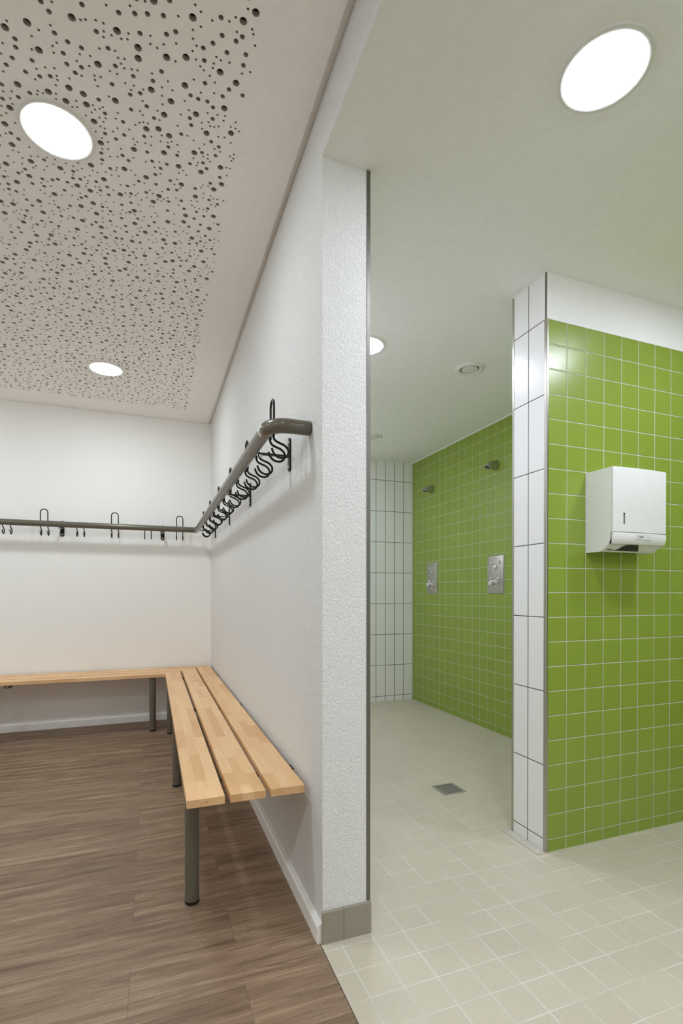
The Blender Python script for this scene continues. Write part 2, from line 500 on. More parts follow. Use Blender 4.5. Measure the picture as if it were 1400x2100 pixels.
st('trim_9', box((TH+0.010, YC-0.012, Hs-0.005), (XS-0.006, YC-0.008, Hs)), M['silicone'], 'white sealant line above the far white shower tiles', 'ceiling trim')

# washroom ceiling
st('ceiling', box((TH, YS, Hs), (XR, YC, Hs+0.12)), M['ceiling_paint'], 'plain pale grey ceiling over washroom and showers', 'ceiling')
# sides of the opening: the soffit under the bulkhead belongs to the same ceiling
st('trim_10', box((0.0015, -1.35, Hs-0.0012), (TH+0.001, -0.0005, Hs+0.0005)), M['ceiling_paint'], 'smooth grey soffit under the wall strip above the opening', 'soffit')

# perforated ceiling
LIGHTS_CH = [(-0.802, 0.418), (-0.802, 2.340), (-2.35, 0.418), (-2.35, 2.340), (-0.802, -1.50), (-2.35, -1.50)]  # the first pair is seen; all further lamps are added for brightness
def perforated():
    rnd = random.Random(11)
    bm = bmesh.new()
    t = 0.0155
    CX, CY = 0.2075, 0.208
    x1, y1 = -0.222, 2.966
    NX, NY = 10, 20
    x0, y0 = x1-CX*NX, y1-CY*NY
    # plain borders
    def quad(a, b, c, d):
        bm.faces.new([bm.verts.new((p[0], p[1], Hc)) for p in (a, b, c, d)])
    quad((XL, YS), (-0.022, YS), (-0.022, y0), (XL, y0))
    quad((XL, y1), (-0.022, y1), (-0.022, YC-0.001), (XL, YC-0.001))
    quad((XL, y0), (x0, y0), (x0, y1), (XL, y1))
    quad((x1, y0), (-0.022, y0), (-0.022, y1), (x1, y1))
    # panel edge on the wall side and top
    quad2 = [(-0.022, YS, Hc), (-0.022, YC-0.001, Hc), (-0.022, YC-0.001, Hc+t), (-0.022, YS, Hc+t)]
    bm.faces.new([bm.verts.new(p) for p in quad2])
    placed = {}
    def ok(x, y, r):
        gx, gy = int(x/0.05), int(y/0.05)
        for i in (-1, 0, 1):
            for j in (-1, 0, 1):
                for (a, b, c) in placed.get((gx+i, gy+j), ()):
                    if (a-x)**2+(b-y)**2 < (c+r+0.0052)**2: return False
        return True
    for ix in range(NX):
        for iy in range(NY):
            cx0, cy0 = x0+ix*CX, y0+iy*CY
            holes = []
            for r, cnt in ((0.0104, 5), (0.0070, 11), (0.0037, 25)):
                made = 0
                for _ in range(cnt*14):
                    if made >= cnt: break
                    m_ = r+0.0016
                    bx_, bd_ = None, -1
                    for _c in range(5 if r > 0.006 else 2):
                        xx = rnd.uniform(cx0+m_, cx0+CX-m_); yy = rnd.uniform(cy0+m_, cy0+CY-m_)
                        dd = min([math.hypot(xx-h_[0], yy-h_[1])-h_[2] for h_ in holes] + [0.2])
                        if dd > bd_: bd_, bx_ = dd, (xx, yy)
                    x, y = bx_
                    if ix == NX-1 and x > cx0+CX-0.02 and rnd.random() < 0.5: continue
                    if not ok(x, y, r): continue
                    if any(math.hypot(x-lx, y-ly) < 0.1195+r for lx, ly in LIGHTS_CH): continue
                    placed.setdefault((int(x/0.05), int(y/0.05)), []).append((x, y, r))
                    holes.append((x, y, r)); made += 1
            near = True
            vs = [Vector((cx0, cy0)), Vector((cx0+CX, cy0)), Vector((cx0+CX, cy0+CY)), Vector((cx0, cy0+CY))]
            own = [-1]*4
            edges = [(0, 1), (1, 2), (2, 3), (3, 0)]
            for h, (x, y, r) in enumerate(holes):
                n = 18 if r > 0.009 else (14 if r > 0.006 else 10)
                s = len(vs)
                for k in range(n):
                    vs.append(Vector((x+r*math.cos(2*math.pi*k/n), y+r*math.sin(2*math.pi*k/n)))); own.append(h)
                    edges.append((s+k, s+(k+1) % n))
            ov, oe, of, orv, ore, orf = delaunay_2d_cdt(vs, edges, [], 0, 1e-7)
            ow = [own[q[0]] if q else -1 for q in orv]
            bv = [bm.verts.new((p[0], p[1], Hc)) for p in ov]
            for f in of:
                hs = {ow[i] for i in f}
                if len(hs) == 1 and -1 not in hs: continue
                try: bm.faces.new([bv[i] for i in f])
                except ValueError: pass
            # walls of the holes
            byh = {}
            for i, q in enumerate(ow):
                if q >= 0: byh.setdefault(q, []).append(i)
            for q, ids in byh.items():
                x, y, r = holes[q]
                ids.sort(key=lambda i: math.atan2(ov[i][1]-y, ov[i][0]-x))
                tp = [bm.verts.new((ov[i][0], ov[i][1], Hc+t)) for i in ids]
                n = len(ids)
                for k in range(n):
                    try: bm.faces.new((bv[ids[k]], tp[k], tp[(k+1) % n], bv[ids[(k+1) % n]])).material_index = 1
                    except ValueError: pass
    me = bpy.data.meshes.new('ceiling')
    bm.to_mesh(me); bm.free()
    me.materials.append(M['board']); me.materials.append(M['shaded_gypsum'])
    o = bpy.data.objects.new('ceiling', me)
    COL.objects.link(o)
    tag(o, 'perforated white acoustic board ceiling with scattered round holes over the changing area', 'ceiling', kind='structure')
    add = box((XL, YS, Hc+t), (-0.022, YC-0.001, Hc+t+0.01))
    back = obj('backing', add, M['fleece'], o, False)
    back['label'] = 'black fleece showing through the holes'
    return o
perforated()
st('ceiling_slab', box((XL, YS, Hc+0.119), (TH, YC, Hc+0.2)), M['plaster_smooth'], 'slab hidden above the suspended boards, seen only in the shadow gap', 'ceiling')

st('trim_11', box((-0.024, YS, Hc+0.018), (0.0, YC, Hc+0.028)), M['plaster_smooth'], 'bottom of the shadow gap between the perforated ceiling and the plaster wall', 'shadow gap')
# baseboards
def skirt(name, pts, label):
    """L-shaped run: pts = (axis, fixed, from, to, direction)"""
    axis, fix, c0, c1, sgn = pts
    H, D = 0.060, 0.018
    prof = [(fix, 0.0), (fix+sgn*D, 0.0), (fix+sgn*D, H-0.006), (fix+sgn*(D-0.004), H-0.001), (fix, H+0.003)]
    bm = bmesh.new(); add_prism(bm, prof, 1 if axis == 1 else 0, c0, c1)
    return st(name, bm, M['white_paint'], label, 'baseboard')
skirt('baseboard_right', (1, 0.0, 0.001, YC-0.018, -1), 'white baseboard at the foot of the plaster wall beside the near bench')
skirt('baseboard_back', (0, YC, XL, 0.0, -1), 'white baseboard on the wall behind the far bench')
# tiled plinth on the wall end
bm = bmesh.new()
add_prism(bm, [(-0.009, 0), (0.0, 0), (0.0, 0.103), (-0.007, 0.103), (-0.009, 0.100)], 0, -0.003, TH+0.0125)
tag(obj('baseboard_end', bm, M['skirting_tile'], None, False), 'speckled grey-beige tile plinth at the foot of the narrow wall end', 'baseboard', kind='structure')

# ------------------------------------------------------------------ lamps
def downlight(x, y, z, mat, label, group, r=0.100):
    o = empty('downlight', (x, y, z), label, 'ceiling light', group)
    ring = obj('trim_ring', lathe([(r, -0.001), (r+0.001, -0.0055), (r+0.008, -0.0062), (r+0.016, -0.0045), (r+0.0185, 0.0)], 64), M['valve'], o)
    obj('diffuser', lathe([(r, -0.001), (r*0.985, -0.0055), (r*0.9, -0.0085), (r*0.6, -0.0105), (0, -0.0115)], 64), mat, o)
    return o
G1 = 'round downlights in the perforated ceiling'
G2 = 'round downlights in the washroom ceiling'
lab = ['round white downlight in the perforated ceiling, the nearer and larger of the two seen',
       'round white downlight in the perforated ceiling close to the far wall']
for i, (x, y) in enumerate(LIGHTS_CH):
    downlight(x, y, Hc, M['lamp_ch'], lab[i] if i < 2 else 'unseen round downlight added in the perforated ceiling for brightness', G1)
LIGHTS_WA = [(0.618, -0.512), (0.606, 1.080), (1.715, -0.512), (0.606, 2.68), (0.618, -2.10), (1.715, -2.10)]  # first pair seen, next inferred from the dispenser shadow, others added for brightness
lab = ['large round white downlight in the grey ceiling near the opening',
       'round white downlight in the shower ceiling, half hidden by the white wall end']
for i, (x, y) in enumerate(LIGHTS_WA):
    downlight(x, y, Hs, M['lamp_wa'], lab[i] if i < 2 else 'unseen round downlight in the washroom ceiling', G2)

def vent(x, y, label):
    o = empty('ventilation_valve', (x, y, Hs), label, 'air vent', 'round ventilation valves in the shower ceiling')
    obj('outer_ring', lathe([(0.088, 0.0), (0.088, -0.003), (0.082, -0.010), (0.070, -0.0135), (0.060, -0.010), (0.056, -0.002), (0.056, 0.0)], 48), M['valve'], o)
    obj('valve_plate', lathe([(0.0, -0.011), (0.030, -0.0108), (0.046, -0.0095), (0.0500, -0.0075), (0.046, -0.003), (0.0, -0.002)], 48), M['valve'], o)
    obj('throat', lathe([(0.056, -0.0012), (0.0, -0.0012)], 32), M['dispenser_dark'], o)
    return o
vent(1.322, 1.112, 'round white ceiling vent nearer to the partition')
vent(1.312, 2.560, 'round white ceiling vent at the back of the showers, partly hidden by the wall end')

# ------------------------------------------------------------------ floor drain
dr = empty('floor_drain', (0, 0, 0), 'small square steel floor drain with slotted grate in the beige tiles', 'drain')
bm = bmesh.new()
x0, x1, y0, y1 = DRX0+0.001, DRX1-0.001, DRY0+0.001, DRY1-0.001
z0, z1 = -0.006, 0.0015
add_box(bm, (x0, y0, z0), (x0+0.016, y1, z1)); add_box(bm, (x1-0.016, y0, z0), (x1, y1, z1))
add_box(bm, (x0+0.016, y0, z0), (x1-0.016, y0+0.014, z1)); add_box(bm, (x0+0.016, y1-0.014, z0), (x1-0.016, y1, z1))
obj('frame', bm, M['drain_steel'], dr, False)
n = 9
yy0, yy1 = y0+0.014, y1-0.014
p = (yy1-yy0)/n
for k in range(n-1):
    c = yy0+(k+1)*p
    obj('grate_bar', box((x0+0.016, c-0.0027, z0), (x1-0.016, c+0.0027, z1-0.0003), 0.0006, 1), M['drain_steel'], dr, False)
bm = bmesh.new()
add_box(bm, (x0, y0, -0.079), (x1, y1, -0.070))
add_box(bm, (x0, y0, -0.07), (x0+0.001, y1, z0)); add_box(bm, (x1-0.001, y0, -0.07), (x1, y1, z0))
add_box(bm, (x0, y0, -0.07), (x1, y0+0.001, z0)); add_box(bm, (x0, y1-0.001, -0.07), (x1, y1, z0))
obj('gully', bm, M['dispenser_dark'], dr, False)
for sx, sy in ((x0+0.009, y1-0.009), (x1-0.009, y0+0.009)):
    obj('screw', lathe([(0.0035, z1), (0.003, z1+0.001), (0, z1+0.0013)], 16, Matrix.Translation((sx, sy, 0))), M['dark_chrome'], dr)

# ------------------------------------------------------------------ benches
SLX = [(-0.4065, -0.2885), (-0.2705, -0.1550), (-0.1375, -0.0215)]   # three slats across
ZT, ZB = 0.465, 0.440
def slat_near(a, b, mat):
    bm = bmesh.new()
    # far end mitred at 45 degrees towards the corner: y = YC + x
    ya, yb = YC + a - 0.0012, YC + b - 0.0012
    add_prism(bm, [(a, 0.130), (b, 0.130), (b, yb), (a, ya)], 2, ZB, ZT, 0.003)
    return bm
def slat_far(a, b, mat, xl):
    bm = bmesh.new()
    y_a, y_b = YC+a, YC+b
    add_prism(bm, [(xl, y_a), (a-0.0012, y_a), (b-0.0012, y_b), (xl, y_b)], 2, ZB, ZT, 0.003)
    return bm

def leg(parent, x, y):
    r = 0.0252
    o = obj('leg', lathe([(0, 0.012), (r, 0.012), (r, ZB-0.012), (0, ZB-0.012)], 32, Matrix.Translation((x, y, 0))), M['taupe_leg'], parent)
    c = obj('foot_cap', lathe([(0, 0.0), (r*0.98, 0.0), (r*1.02, 0.004), (r*1.02, 0.0122), (0, 0.0122)], 32, Matrix.Translation((x, y, 0))), M['rubber'], o)
    obj('rivet', lathe([(0.0022, 0), (0.0018, 0.0008), (0, 0.001)], 10, frame_mat((x+0.004, y-r*0.985, 0.030), (0.15, -1, 0))), M['rubber'], o)
    return o

bn = empty('bench', (0, 0, 0), 'beech slatted bench along the right-hand plaster wall, its cut end facing the viewer', 'bench', 'corner benches of beech slats')
for i, (a, b) in enumerate(SLX):
    obj('slat', slat_near(a, b, None), beech('beech_near', 1, 0, a, 3.0+i*7), bn, True)
for y in (0.375, 1.565, 2.755):
    leg(bn, -0.3738, y)
    bm = bmesh.new()
    add_box(bm, (-0.392, y-0.0125, ZB-0.013), (-0.006, y-0.0075, ZB-0.0005)); add_box(bm, (-0.392, y+0.0075, ZB-0.013), (-0.006, y+0.0125, ZB-0.0005))
    add_box(bm, (-0.392, y-0.0075, ZB-0.004), (-0.006, y+0.0075, ZB-0.0005))
    s_ = obj('support_bar', bm, M['dark_bracket'], bn, False)
    s_['label'] = 'dark steel crossbar under the slats'
    bm = box((-0.008, y-0.022, ZB-0.022), (0.0, y+0.022, ZB+0.008), 0.001, 1)
    w_ = obj('wall_bracket', bm, M['dark_bracket'], bn, False)
    for dy in (-0.013, 0.013):
        obj('bolt', lathe([(0.006, 0), (0.006, 0.004), (0.0, 0.005)], 6, frame_mat((-0.2795, y+dy, ZB+0.0005), (0, 0, 1))), M['dark_bracket'], s_)
        obj('bolt', lathe([(0.006, 0), (0.006, 0.004), (0.0, 0.005)], 6, frame_mat((-0.008, y+dy, ZB-0.010), (-1, 0, 0))), M['dark_chrome'], w_)
obj('wall_rail', box((-0.016, 0.29, ZB-0.012), (-0.004, YC-0.03, ZB-0.002)), M['dark_bracket'], bn, False)
# stamp in the slat end: a few dots and short strokes
bm = bmesh.new()
for dx, w, h in ((0.0, 0.0016, 0.0030), (0.0045, 0.001, 0.001), (0.0085, 0.0012, 0.001), (0.0125, 0.001, 0.0025), (0.0165, 0.0014, 0.0036), (0.0195, 0.0010, 0.0022)):
    add_box(bm, (-0.363+dx, 0.1295, 0.4475+dx*0.25), (-0.363+dx+w, 0.1305, 0.4475+dx*0.25+h))
st_ = obj('stamp_mark', bm, M['ink'], bn, False)
st_['label'] = 'small dark stamped mark on the slat end'

bf = empty('bench', (0, 0, 0), 'beech slatted bench along the far wall, running out of the picture on the left', 'bench', 'corner benches of beech slats')
XB = -2.55
for i, (a, b) in enumerate(SLX):
    obj('slat', slat_far(a, b, None, XB), beech('beech_far', 0, 1, YC+a, 31.0+i*5), bf, True)
for x in (-0.505, -1.590, -2.42):
    leg(bf, x, YC-0.3738)
    bm = bmesh.new()
    y0_ = YC-0.392
    add_box(bm, (x-0.0125, y0_, ZB-0.013), (x-0.0075, YC-0.006, ZB-0.0005)); add_box(bm, (x+0.0075, y0_, ZB-0.013), (x+0.0125, YC-0.006, ZB-0.0005))
    add_box(bm, (x-0.0075, y0_, ZB-0.004), (x+0.0075, YC-0.006, ZB-0.0005))
    s_ = obj('support_bar', bm, M['dark_bracket'], bf, False)
    s_['label'] = 'dark steel crossbar under the slats'
    obj('wall_bracket', box((x-0.022, YC-0.008, ZB-0.022), (x+0.022, YC-0.0005, ZB+0.008), 0.001, 1), M['dark_bracket'], bf, False)
for x in (-1.507,):
    cl = obj('connector', box((x-0.024, YC-0.404, ZB-0.021), (x+0.020, YC-0.340, ZB-0.0005), 0.001, 1), M['dark_bracket'], bf, False)
    obj('bolt', lathe([(0.0065, 0), (0.0065, 0.003), (0.0045, 0.0045), (0.0, 0.0045)], 16, frame_mat((x-0.006, YC-0.404, ZB-0.012), (0, -1, 0))), M['dark_chrome'], cl)

# ------------------------------------------------------------------ coat rail
RZ, RS, RR = 1.682, 0.138, 0.0242
YN = 0.130
rail = empty('coat_rail', (0, 0, 0), 'taupe tube coat rail with black wire hooks, round the corner of the white walls', 'coat rack')
def arc(cx, cy, r, a0, a1, n=14):
    return [(cx+r*math.cos(R(a0+(a1-a0)*k/n)), cy+r*math.sin(R(a0+(a1-a0)*k/n)), RZ) for k in range(n+1)]
BR = 0.064
obj('pipe_end', tube([(-0.004, YN, RZ), (-RS+BR+0.008, YN, RZ)], RR, 32), M['taupe'], rail)
near = [(-RS+BR+0.0072, YN, RZ)] + arc(-RS+BR, YN+BR, BR, 270, 180) + [(-RS, YN+BR+0.004, RZ)]
obj('pipe_elbow', tube(near, RR*1.02, 32), M['taupe'], rail)
BF = 0.030
obj('pipe', tube([(-RS, YN+BR+0.0048, RZ), (-RS, YC-RS-BF-0.004, RZ)], RR, 32), M['taupe'], rail)
far = [(-RS, YC-RS-BF-0.0032, RZ)] + arc(-RS-BF, YC-RS-BF, BF, 0, 90, 10) + [(-RS-BF-0.004, YC-RS, RZ)]
obj('pipe_elbow', tube(far, RR*1.02, 32), M['taupe'], rail)
obj('pipe', tube([(-RS-BF-0.0048, YC-RS, RZ), (XL+0.2, YC-RS, RZ)], RR, 32), M['taupe'], rail)
fl = obj('end_flange', lathe([(0.0, 0.0), (0.0200, 0.0), (0.0200, 0.003), (0.015, 0.004), (0.015, 0.006), (0, 0.006)], 24, frame_mat((0.0, YN+0.003, RZ), (-1, 0, 0))), M['dark_bracket'], rail)
# sticker wrapped on the pipe just after the elbow
bm = bmesh.new()
ys_ = YN+BR+0.006
for k in range(10):
    a0 = R(150+k*8); a1 = R(150+(k+1)*8)
    pts = [(-RS+(RR+0.0004)*math.cos(a), y, RZ+(RR+0.0004)*math.sin(a)) for a, y in ((a0, ys_), (a1, ys_), (a1, ys_+0.024), (a0, ys_+0.024))]
    bm.faces.new([bm.verts.new(q) for q in pts])
sk = obj('sticker', bm, M['sticker'], rail)
sk['label'] = 'small white printed sticker on the tube'
bm = bmesh.new()
for y in (ys_+0.005, ys_+0.012):
    for (a0, a1) in ((188, 200), (204, 212)):
        pts = [(-RS+(RR+0.0008)*math.cos(R(a)), yy, RZ+(RR+0.0008)*math.sin(R(a))) for a, yy in ((a0, y), (a1, y), (a1, y+0.003), (a0, y+0.003))]
        bm.faces.new([bm.verts.new(q) for q in pts])
obj('print', bm, M['ink'], sk)

def to_side(y):       # local frame: X along rail, Y from rail to wall, Z up ; rail along +y, wall at x=0
    return Matrix(((0, 1, 0, -RS), (1, 0, 0, y), (0, 0, 1, 0), (0, 0, 0, 1)))
def to_back(x):
    return Matrix(((1, 0, 0, x), (0, 1, 0, YC-RS), (0, 0, 1, 0), (0, 0, 0, 1)))

HW = 0.0262           # half spacing of the two wires
BK = 0.030            # the wires run behind the tube
def s_curve(x):
    return [(x, BK-0.002, RZ-0.008), (x, BK-0.002, RZ-0.016), (x, BK+0.004, RZ-0.028), (x, BK+0.020, RZ-0.036), (x, BK+0.038, RZ-0.043),
            (x, BK+0.051, RZ-0.058), (x, BK+0.049, RZ-0.076), (x, BK+0.034, RZ-0.087), (x, BK+0.014, RZ-0.085), (x, BK-0.001, RZ-0.073), (x, BK-0.008, RZ-0.056)]
def hook_bms(tall):
    out = []
    if tall:
        up = [(-HW, BK, RZ-0.012), (-HW, BK, RZ+0.03), (-HW, BK, RZ+0.088)]
        up += [(-HW*math.cos(R(a)), BK, RZ+0.094+HW*math.sin(R(a))) for a in range(0, 181, 15)]
        up += [(HW, BK, RZ+0.088), (HW, BK, RZ+0.03), (HW, BK, RZ-0.012)]
    else:
        up = [(-HW, BK, RZ-0.012), (-HW, BK*0.9, RZ-0.002), (-HW*0.6, BK*0.82, RZ+0.004), (0, BK*0.8, RZ+0.005), (HW*0.6, BK*0.82, RZ+0.004), (HW, BK*0.9, RZ-0.002), (HW, BK, RZ-0.012)]
        up = catmull(up, 4)
    out.append(up)
    out.append(catmull(s_curve(-HW), 5)); out.append(catmull(s_curve(HW), 5))
    return out
WR = 0.0041
def make_hook(tall):
    loop, l, r_ = hook_bms(tall)
    name = 'hat_hook' if tall else 'coat_hook'
    o = obj(name, tube(loop, WR, 12), M['black'], rail)
    for q in (l, r_):
        obj('hook_arm', tube(q, WR, 12), M['black'], o)
    return o
HP = {True: make_hook(True), False: make_hook(False)}
used = {True: False, False: False}
def put_hook(tall, mat):
    src = HP[tall]
    if not used[tall]:
        used[tall] = True; src.matrix_basis = mat; return src
    c = src.copy(); COL.objects.link(c); c.parent = rail; c.matrix_basis = mat
    for g in src.children:
        d = g.copy(); COL.objects.link(d); d.parent = c
    return c
for k in range(11):
    put_hook(k % 2 == 0, to_side(0.237+0.2575*k))
for k in range(9):
    put_hook(k % 2 == 0, to_back(-0.279-0.2600*k))

def bracket(mat):
    bm = bmesh.new()
    D = RS
    # wall plate with rounded ends
    pts = [(-0.015, 1.612)] + [(-0.015*math.cos(R(a)), 1.612-0.015*math.sin(R(a))) for a in range(15, 180, 15)] + [(0.015, 1.612), (0.015, 1.712)] + \
          [(0.015*math.cos(R(a)), 1.712+0.015*math.sin(R(a))) for a in range(15, 180, 15)] + [(-0.015, 1.712)]
    add_prism(bm, pts, 1, D-0.007, D, 0.0)
    o = obj('bracket', bm, M['black'], rail, False)
    o.matrix_basis = mat
    bm = bmesh.new()
    add_box(bm, (-0.011, 0.012, RZ-RR-0.0060), (0.011, D-0.005, RZ-RR-0.0005), 0.001, 1)
    obj('arm', bm, M['black'], o, False)
    obj('bolt', lathe([(0.0075, 0), (0.0075, 0.005), (0.0045, 0.006), (0.0045, 0.010), (0.0, 0.010)], 12, frame_mat((0, 0.022, RZ-RR-0.006), (0, 0, -1))), M['bright_zinc'], o)
    for z in (1.614, 1.710):
        obj('screw', lathe([(0.0052, 0), (0.0045, 0.0018), (0.002, 0.0024), (0.0018, 0.001), (0.0, 0.001)], 16, frame_mat((0, D-0.007, z), (0, -1, 0))), M['bright_zinc'], o)
    return o
b0 = bracket(to_side(0.400))
def copy_br(mat):
    c = b0.copy(); COL.objects.link(c); c.parent = rail; c.matrix_basis = mat
    for g in b0.children:
        d = g.copy(); COL.objects.link(d); d.parent = c
for y in (1.251, 2.054, 2.897): copy_br(to_side(y))
for x in (-0.4203, -1.205, -1.990): copy_br(to_back(x))

# ------------------------------------------------------------------ showers
def shower_head(y, root):
    dz = Matrix.Translation((0, 0, 2.155-1.274))
    bm = bmesh.new()
    n = 40
    # rings from the wall rose to the tilted spray face
    secs = [((0.0, 0, 0.0), 0.040, 0), ((-0.004, 0, 0.0), 0.041, 0), ((-0.010, 0, -0.001), 0.0405, 2), ((-0.034, 0, -0.004), 0.0365, 12), ((-0.062, 0, -0.010), 0.0310, 34), ((-0.082, 0, -0.018), 0.0270, 58)]
    rings = []
    for (c, r, tl) in secs:
        ax = Vector((-math.cos(R(tl)), 0, -math.sin(R(tl))))
        v = Vector((-ax.z, 0, ax.x)); u = Vector((0, 1, 0))
        rings.append([bm.verts.new(Vector(c)+r*(u*math.cos(2*math.pi*k/n)+v*math.sin(2*math.pi*k/n))) for k in range(n)])
    for a, b in zip(rings[:-1], rings[1:]):
        for k in range(n): bm.faces.new((a[k], a[(k+1) % n], b[(k+1) % n], b[k]))
    bm.faces.new(rings[0]); bm.faces.new(rings[-1][::-1])
    bmesh.ops.transform(bm, matrix=dz, verts=bm.verts)
    o = obj('shower_head', bm, M['dark_chrome'], root)
    ax = (-math.cos(R(58)), 0, -math.sin(R(58)))
    fm = dz @ frame_mat(Vector((-0.082, 0, -0.018)), ax)
    obj('rim', lathe([(0.0262, -0.001), (0.0272, 0.001), (0.0268, 0.006), (0.0235, 0.0065), (0.0230, 0.003)], 40, fm), M['chrome'], o)
    sp = obj('spray_plate', lathe([(0.0233, 0.0035), (0.0, 0.0035)], 32, fm), M['nozzle'], o)
    bm = bmesh.new()
    for rr, cnt in ((0.0, 1), (0.008, 6), (0.0165, 11)):
        for k in range(cnt):
            a = 2*math.pi*k/cnt
            add_lathe(bm, [(0.0022, 0.003), (0.0016, 0.0062), (0, 0.0062)], 8, fm @ Matrix.Translation((rr*math.cos(a), rr*math.sin(a), 0)))
    obj('nozzles', bm, M['dark_chrome'], o)
    return root

def shower(y, label):
    root = empty('shower', (XS, y, 1.274), label, 'shower', 'wall showers on the green shower wall')
    shower_head(y, root)
    W, H = 0.101, 0.151
    o = obj('control_panel', box((-0.006, -W, -H), (0, W, H), 0.002, 2), M['steel'], root)
    for sy, sz in ((0.048, 0.098), (-0.048, 0.100), (0.046, -0.030), (-0.044, -0.030)):
        obj('screw', lathe([(0.0140, 0.0), (0.0135, 0.004), (0.009, 0.009), (0.0, 0.0105)], 24, frame_mat((-0.006, sy, sz), (-1, 0, 0))), M['chrome'], o)
    obj('button', lathe([(0.020, 0.0), (0.020, 0.010), (0.017, 0.013), (0.0, 0.014)], 32, frame_mat((-0.006, 0.002, 0.062), (-1, 0, 0))), M['chrome'], o)
    obj('mixer_knob', lathe([(0.028, 0.0), (0.028, 0.004), (0.0215, 0.005), (0.0215, 0.048), (0.0225, 0.050), (0.020, 0.053), (0.0, 0.0535)], 40, frame_mat((-0.006, 0.0, -0.068), (-1, 0, 0))), M['chrome'], o)
    obj('lever', box((-0.034, -0.062, -0.0520), (-0.026, 0.0, -0.0460), 0.001, 1), M['chrome'], o)
    bm = bmesh.new()
    for j, w in enumerate((0.005, 0.003, 0.004, 0.004, 0.004)):
        y0 = 0.018-j*0.0075
        add_box(bm, (-0.0066, y0-w, 0.1295), (-0.0058, y0, 0.1335))
    obj('marking', bm, M['ink'], o, False)
    return root
shower(1.850, 'conical chrome shower head above a flat steel control panel, the pair nearer to the partition')
shower(2.842, 'conical chrome shower head above a flat steel control panel, beside the far white tiles')

# ------------------------------------------------------------------ towel dispenser
ds = empty('paper_towel_dispenser', (1.300, DY-0.007, 1.300), 'white plastic paper towel dispenser on the near green tiled wall', 'towel dispenser')
W = 0.313
# local: x 0..W, y negative to the room, z up (0 = bottom)
DB = 0.142
H = 0.355
ZS = 0.0785           # seam
s_prof = [(0, 0), (-0.074, 0.000), (-0.088, 0.004), (-0.098, 0.012), (-0.108, 0.022), (-0.118, 0.0275), (-0.132, 0.030)]
def bulge(x):          # the front bows outward a little
    t = x/W*2-1
    return 0.008*(1-t*t)
def shell(name, zlo, zhi, ylo, yhi, mat):
    pass
# body: side profile extruded between the two cheeks; the underside is an open hollow
bm = bmesh.new()
cheek = s_prof + [(-0.134, 0.030), (-0.134, ZS), (-0.1335, H-0.004), (-0.130, H-0.001), (0, H)]
add_prism(bm, cheek, 0, 0, 0.006)
add_prism(bm, cheek, 0, W-0.006, W)
add_box(bm, (0.006, -0.134, H-0.006), (W-0.006, 0, H-0.0005))
add_box(bm, (0.006, -0.004, 0.055), (W-0.006, 0, H-0.006))
add_box(bm, (0.006, -0.105, 0.050), (W-0.006, -0.004, 0.055))
# inner shelf forming the underside
shelf = [(-0.072, 0.0), (-0.086, 0.004), (-0.096, 0.012), (-0.104, 0.022), (-0.114, 0.029), (-0.130, 0.031), (-0.130, 0.036), (-0.112, 0.035), (-0.098, 0.028), (-0.084, 0.010), (-0.072, 0.004)]
add_prism(bm, shelf, 0, 0.006, W-0.006)
obj('housing', bm, M['plastic'], ds)
# front door
def front_panel(z_list, x0, x1, nx=16, th=0.006):
    """z_list: (z, y) profile; bowed in plan"""
    bm = bmesh.new()
    def P(x, y, z): return (x, y-bulge(min(max(x, 0), W)), z)
    fr = [[bm.verts.new(P(x0+(x1-x0)*i/nx, y, z)) for i in range(nx+1)] for (z, y) in z_list]
    bk = [[bm.verts.new((x0+(x1-x0)*i/nx, y+th-0.2*bulge(x0+(x1-x0)*i/nx), z)) for i in range(nx+1)] for (z, y) in z_list]
    for g, s in ((fr, 1), (bk, -1)):
        for a, b in zip(g[:-1], g[1:]):
            for i in range(nx):
                bm.faces.new((a[i], a[i+1], b[i+1], b[i]))
    for i in range(nx):
        bm.faces.new((fr[0][i], fr[0][i+1], bk[0][i+1], bk[0][i])); bm.faces.new((fr[-1][i], fr[-1][i+1], bk[-1][i+1], bk[-1][i]))
    for a, b in zip(range(len(fr)-1), range(1, len(fr))):
        bm.faces.new((fr[a][0], fr[b][0], bk[b][0], bk[a][0])); bm.faces.new((fr[a][nx], fr[b][nx], bk[b][nx], bk[a][nx]))
    return bm
door_prof = [(ZS+0.001, -0.1400), (ZS+0.003, -0.1415), (0.2, -0.1415), (H-0.006, -0.1415), (H-0.001, -0.1395), (H, -0.134)]
bm = front_panel(door_prof, 0.0, W)
door = obj('front_door', bm, M['plastic'], ds, True)
low_prof = [(0.0295, -0.1300), (0.0300, -0.1335), (0.036, -0.1370), (0.045, -0.1405), (0.056, -0.1428), (0.066, -0.1430), (ZS-0.0025, -0.1422), (ZS-0.0012, -0.1410)]
bm = front_panel(low_prof, 0.0, W, th=0.012)
low = obj('lower_cover', bm, M['plastic'], ds, True)
obj('seam', box((0.004, -0.139, ZS-0.002), (W-0.004, -0.130, ZS+0.002)), M['plastic_gap'], ds, False)
# window slot in the door
xw = 0.058
yb = -0.1415-bulge(xw)
wn = obj('window', box((xw-0.0042, yb-0.0006, 0.114), (xw+0.0042, yb+0.002, 0.160)), M['lens_grey'], door, False)
wn['label'] = 'narrow vertical fill-level window'
obj('window_edge', box((xw-0.0042, yb-0.0010, 0.155), (xw+0.0042, yb+0.001, 0.160)), M['ink'], wn, False)
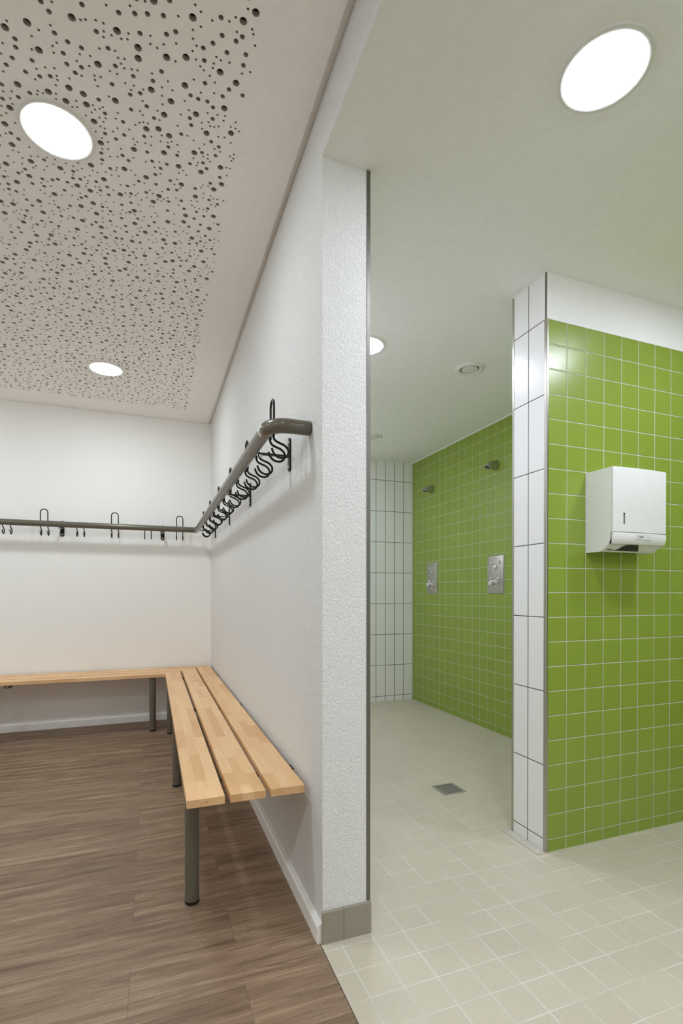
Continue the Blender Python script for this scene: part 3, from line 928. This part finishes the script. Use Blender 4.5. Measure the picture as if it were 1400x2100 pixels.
# label with lettering
yl = -0.1430-bulge(0.171)
bm = bmesh.new()
lx0, lx1, lz0, lz1 = 0.128, 0.212, 0.0510, 0.0690
t_ = 0.0006
for a in (lx0, lx0+0.044, lx1-t_): add_box(bm, (a, yl-0.0006, lz0), (a+t_, yl+0.002, lz1))
for z in (lz0, lz1-t_): add_box(bm, (lx0, yl-0.0006, z), (lx1, yl+0.002, z+t_))
lb = obj('label_frame', bm, M['ink_grey'], low, False)
bm = box((lx0, yl-0.0003, lz0), (lx1, yl+0.003, lz1))
obj('label', bm, M['plastic'], low, False)
def text_mesh(s, size, mat, parent, loc, sx=1.0):
    cu = bpy.data.curves.new('lettering', 'FONT'); cu.body = s; cu.size = size; cu.extrude = 0.0002
    cu.align_x = 'CENTER'; cu.align_y = 'CENTER'; cu.offset = size*0.018
    t = bpy.data.objects.new('tmp', cu); COL.objects.link(t)
    dg = bpy.context.evaluated_depsgraph_get()
    me = bpy.data.meshes.new_from_object(t.evaluated_get(dg))
    bpy.data.objects.remove(t, do_unlink=True)
    me.name = 'lettering'; me.materials.clear(); me.materials.append(mat)
    o = bpy.data.objects.new('lettering', me); COL.objects.link(o)
    o.parent = parent; o.location = loc; o.rotation_euler = (R(90), 0, 0); o.scale = (sx, 1, 1)
    return o
text_mesh('CWS', 0.0115, M['ink'], lb, (lx0+0.022, yl-0.0007, 0.060), 1.15)
bm = bmesh.new()
for j in range(8):
    add_box(bm, (lx0+0.0535+j*0.0025, yl-0.0007, 0.0585), (lx0+0.0535+j*0.0025+0.0019, yl, 0.0612))
obj('fine_print', bm, M['ink_grey'], lb, False)
# dark mouth on the underside shelf, following the curved shelf
def shelf_z(y):
    pts = [(-0.004, 0.0), (-0.074, 0.0), (-0.086, 0.004), (-0.096, 0.012), (-0.104, 0.022), (-0.114, 0.029), (-0.130, 0.031)]
    for (ya, za), (yb_, zb) in zip(pts[:-1], pts[1:]):
        if yb_ <= y <= ya: return za+(zb-za)*(ya-y)/(ya-yb_)
    return 0.031
bm = bmesh.new()
N = 26
for i in range(N):
    xa = 0.060+0.150*i/N; xb = 0.060+0.150*(i+1)/N
    def ylim(x):
        t = (x-0.060)/0.150
        return -0.088-0.038*math.sin(math.pi*min(1, t**1.3*1.0))**1.0
    for (j) in range(8):
        def Q(x, f):
            y0_ = -0.088; y1_ = ylim(x)
            y = y0_+(y1_-y0_)*f
            return (x, y, shelf_z(y)-0.0006)
        try:
            bm.faces.new([bm.verts.new(q) for q in (Q(xa, j/8), Q(xb, j/8), Q(xb, (j+1)/8), Q(xa, (j+1)/8))])
        except ValueError: pass
mo = obj('outlet_opening', bm, M['dispenser_dark'], ds)
mo['label'] = 'dark paper outlet on the underside'
obj('latch_slot', box((0.022, -0.0955, 0.0065), (0.056, -0.0900, 0.0085)), M['dispenser_dark'], ds, False)
def rebase(e, loc):
    """put the empty at the thing's base while its parts stay where they are"""
    e.location = loc
    inv = Matrix.Translation(Vector(loc)).inverted()
    for c in e.children: c.matrix_parent_inverse = inv
rebase(bn, (-0.374, 0.375, 0.0))
rebase(bf, (-0.505, YC-0.374, 0.0))
rebase(rail, (0.0, YN, RZ))
rebase(dr, ((DRX0+DRX1)/2, (DRY0+DRY1)/2, 0.0))
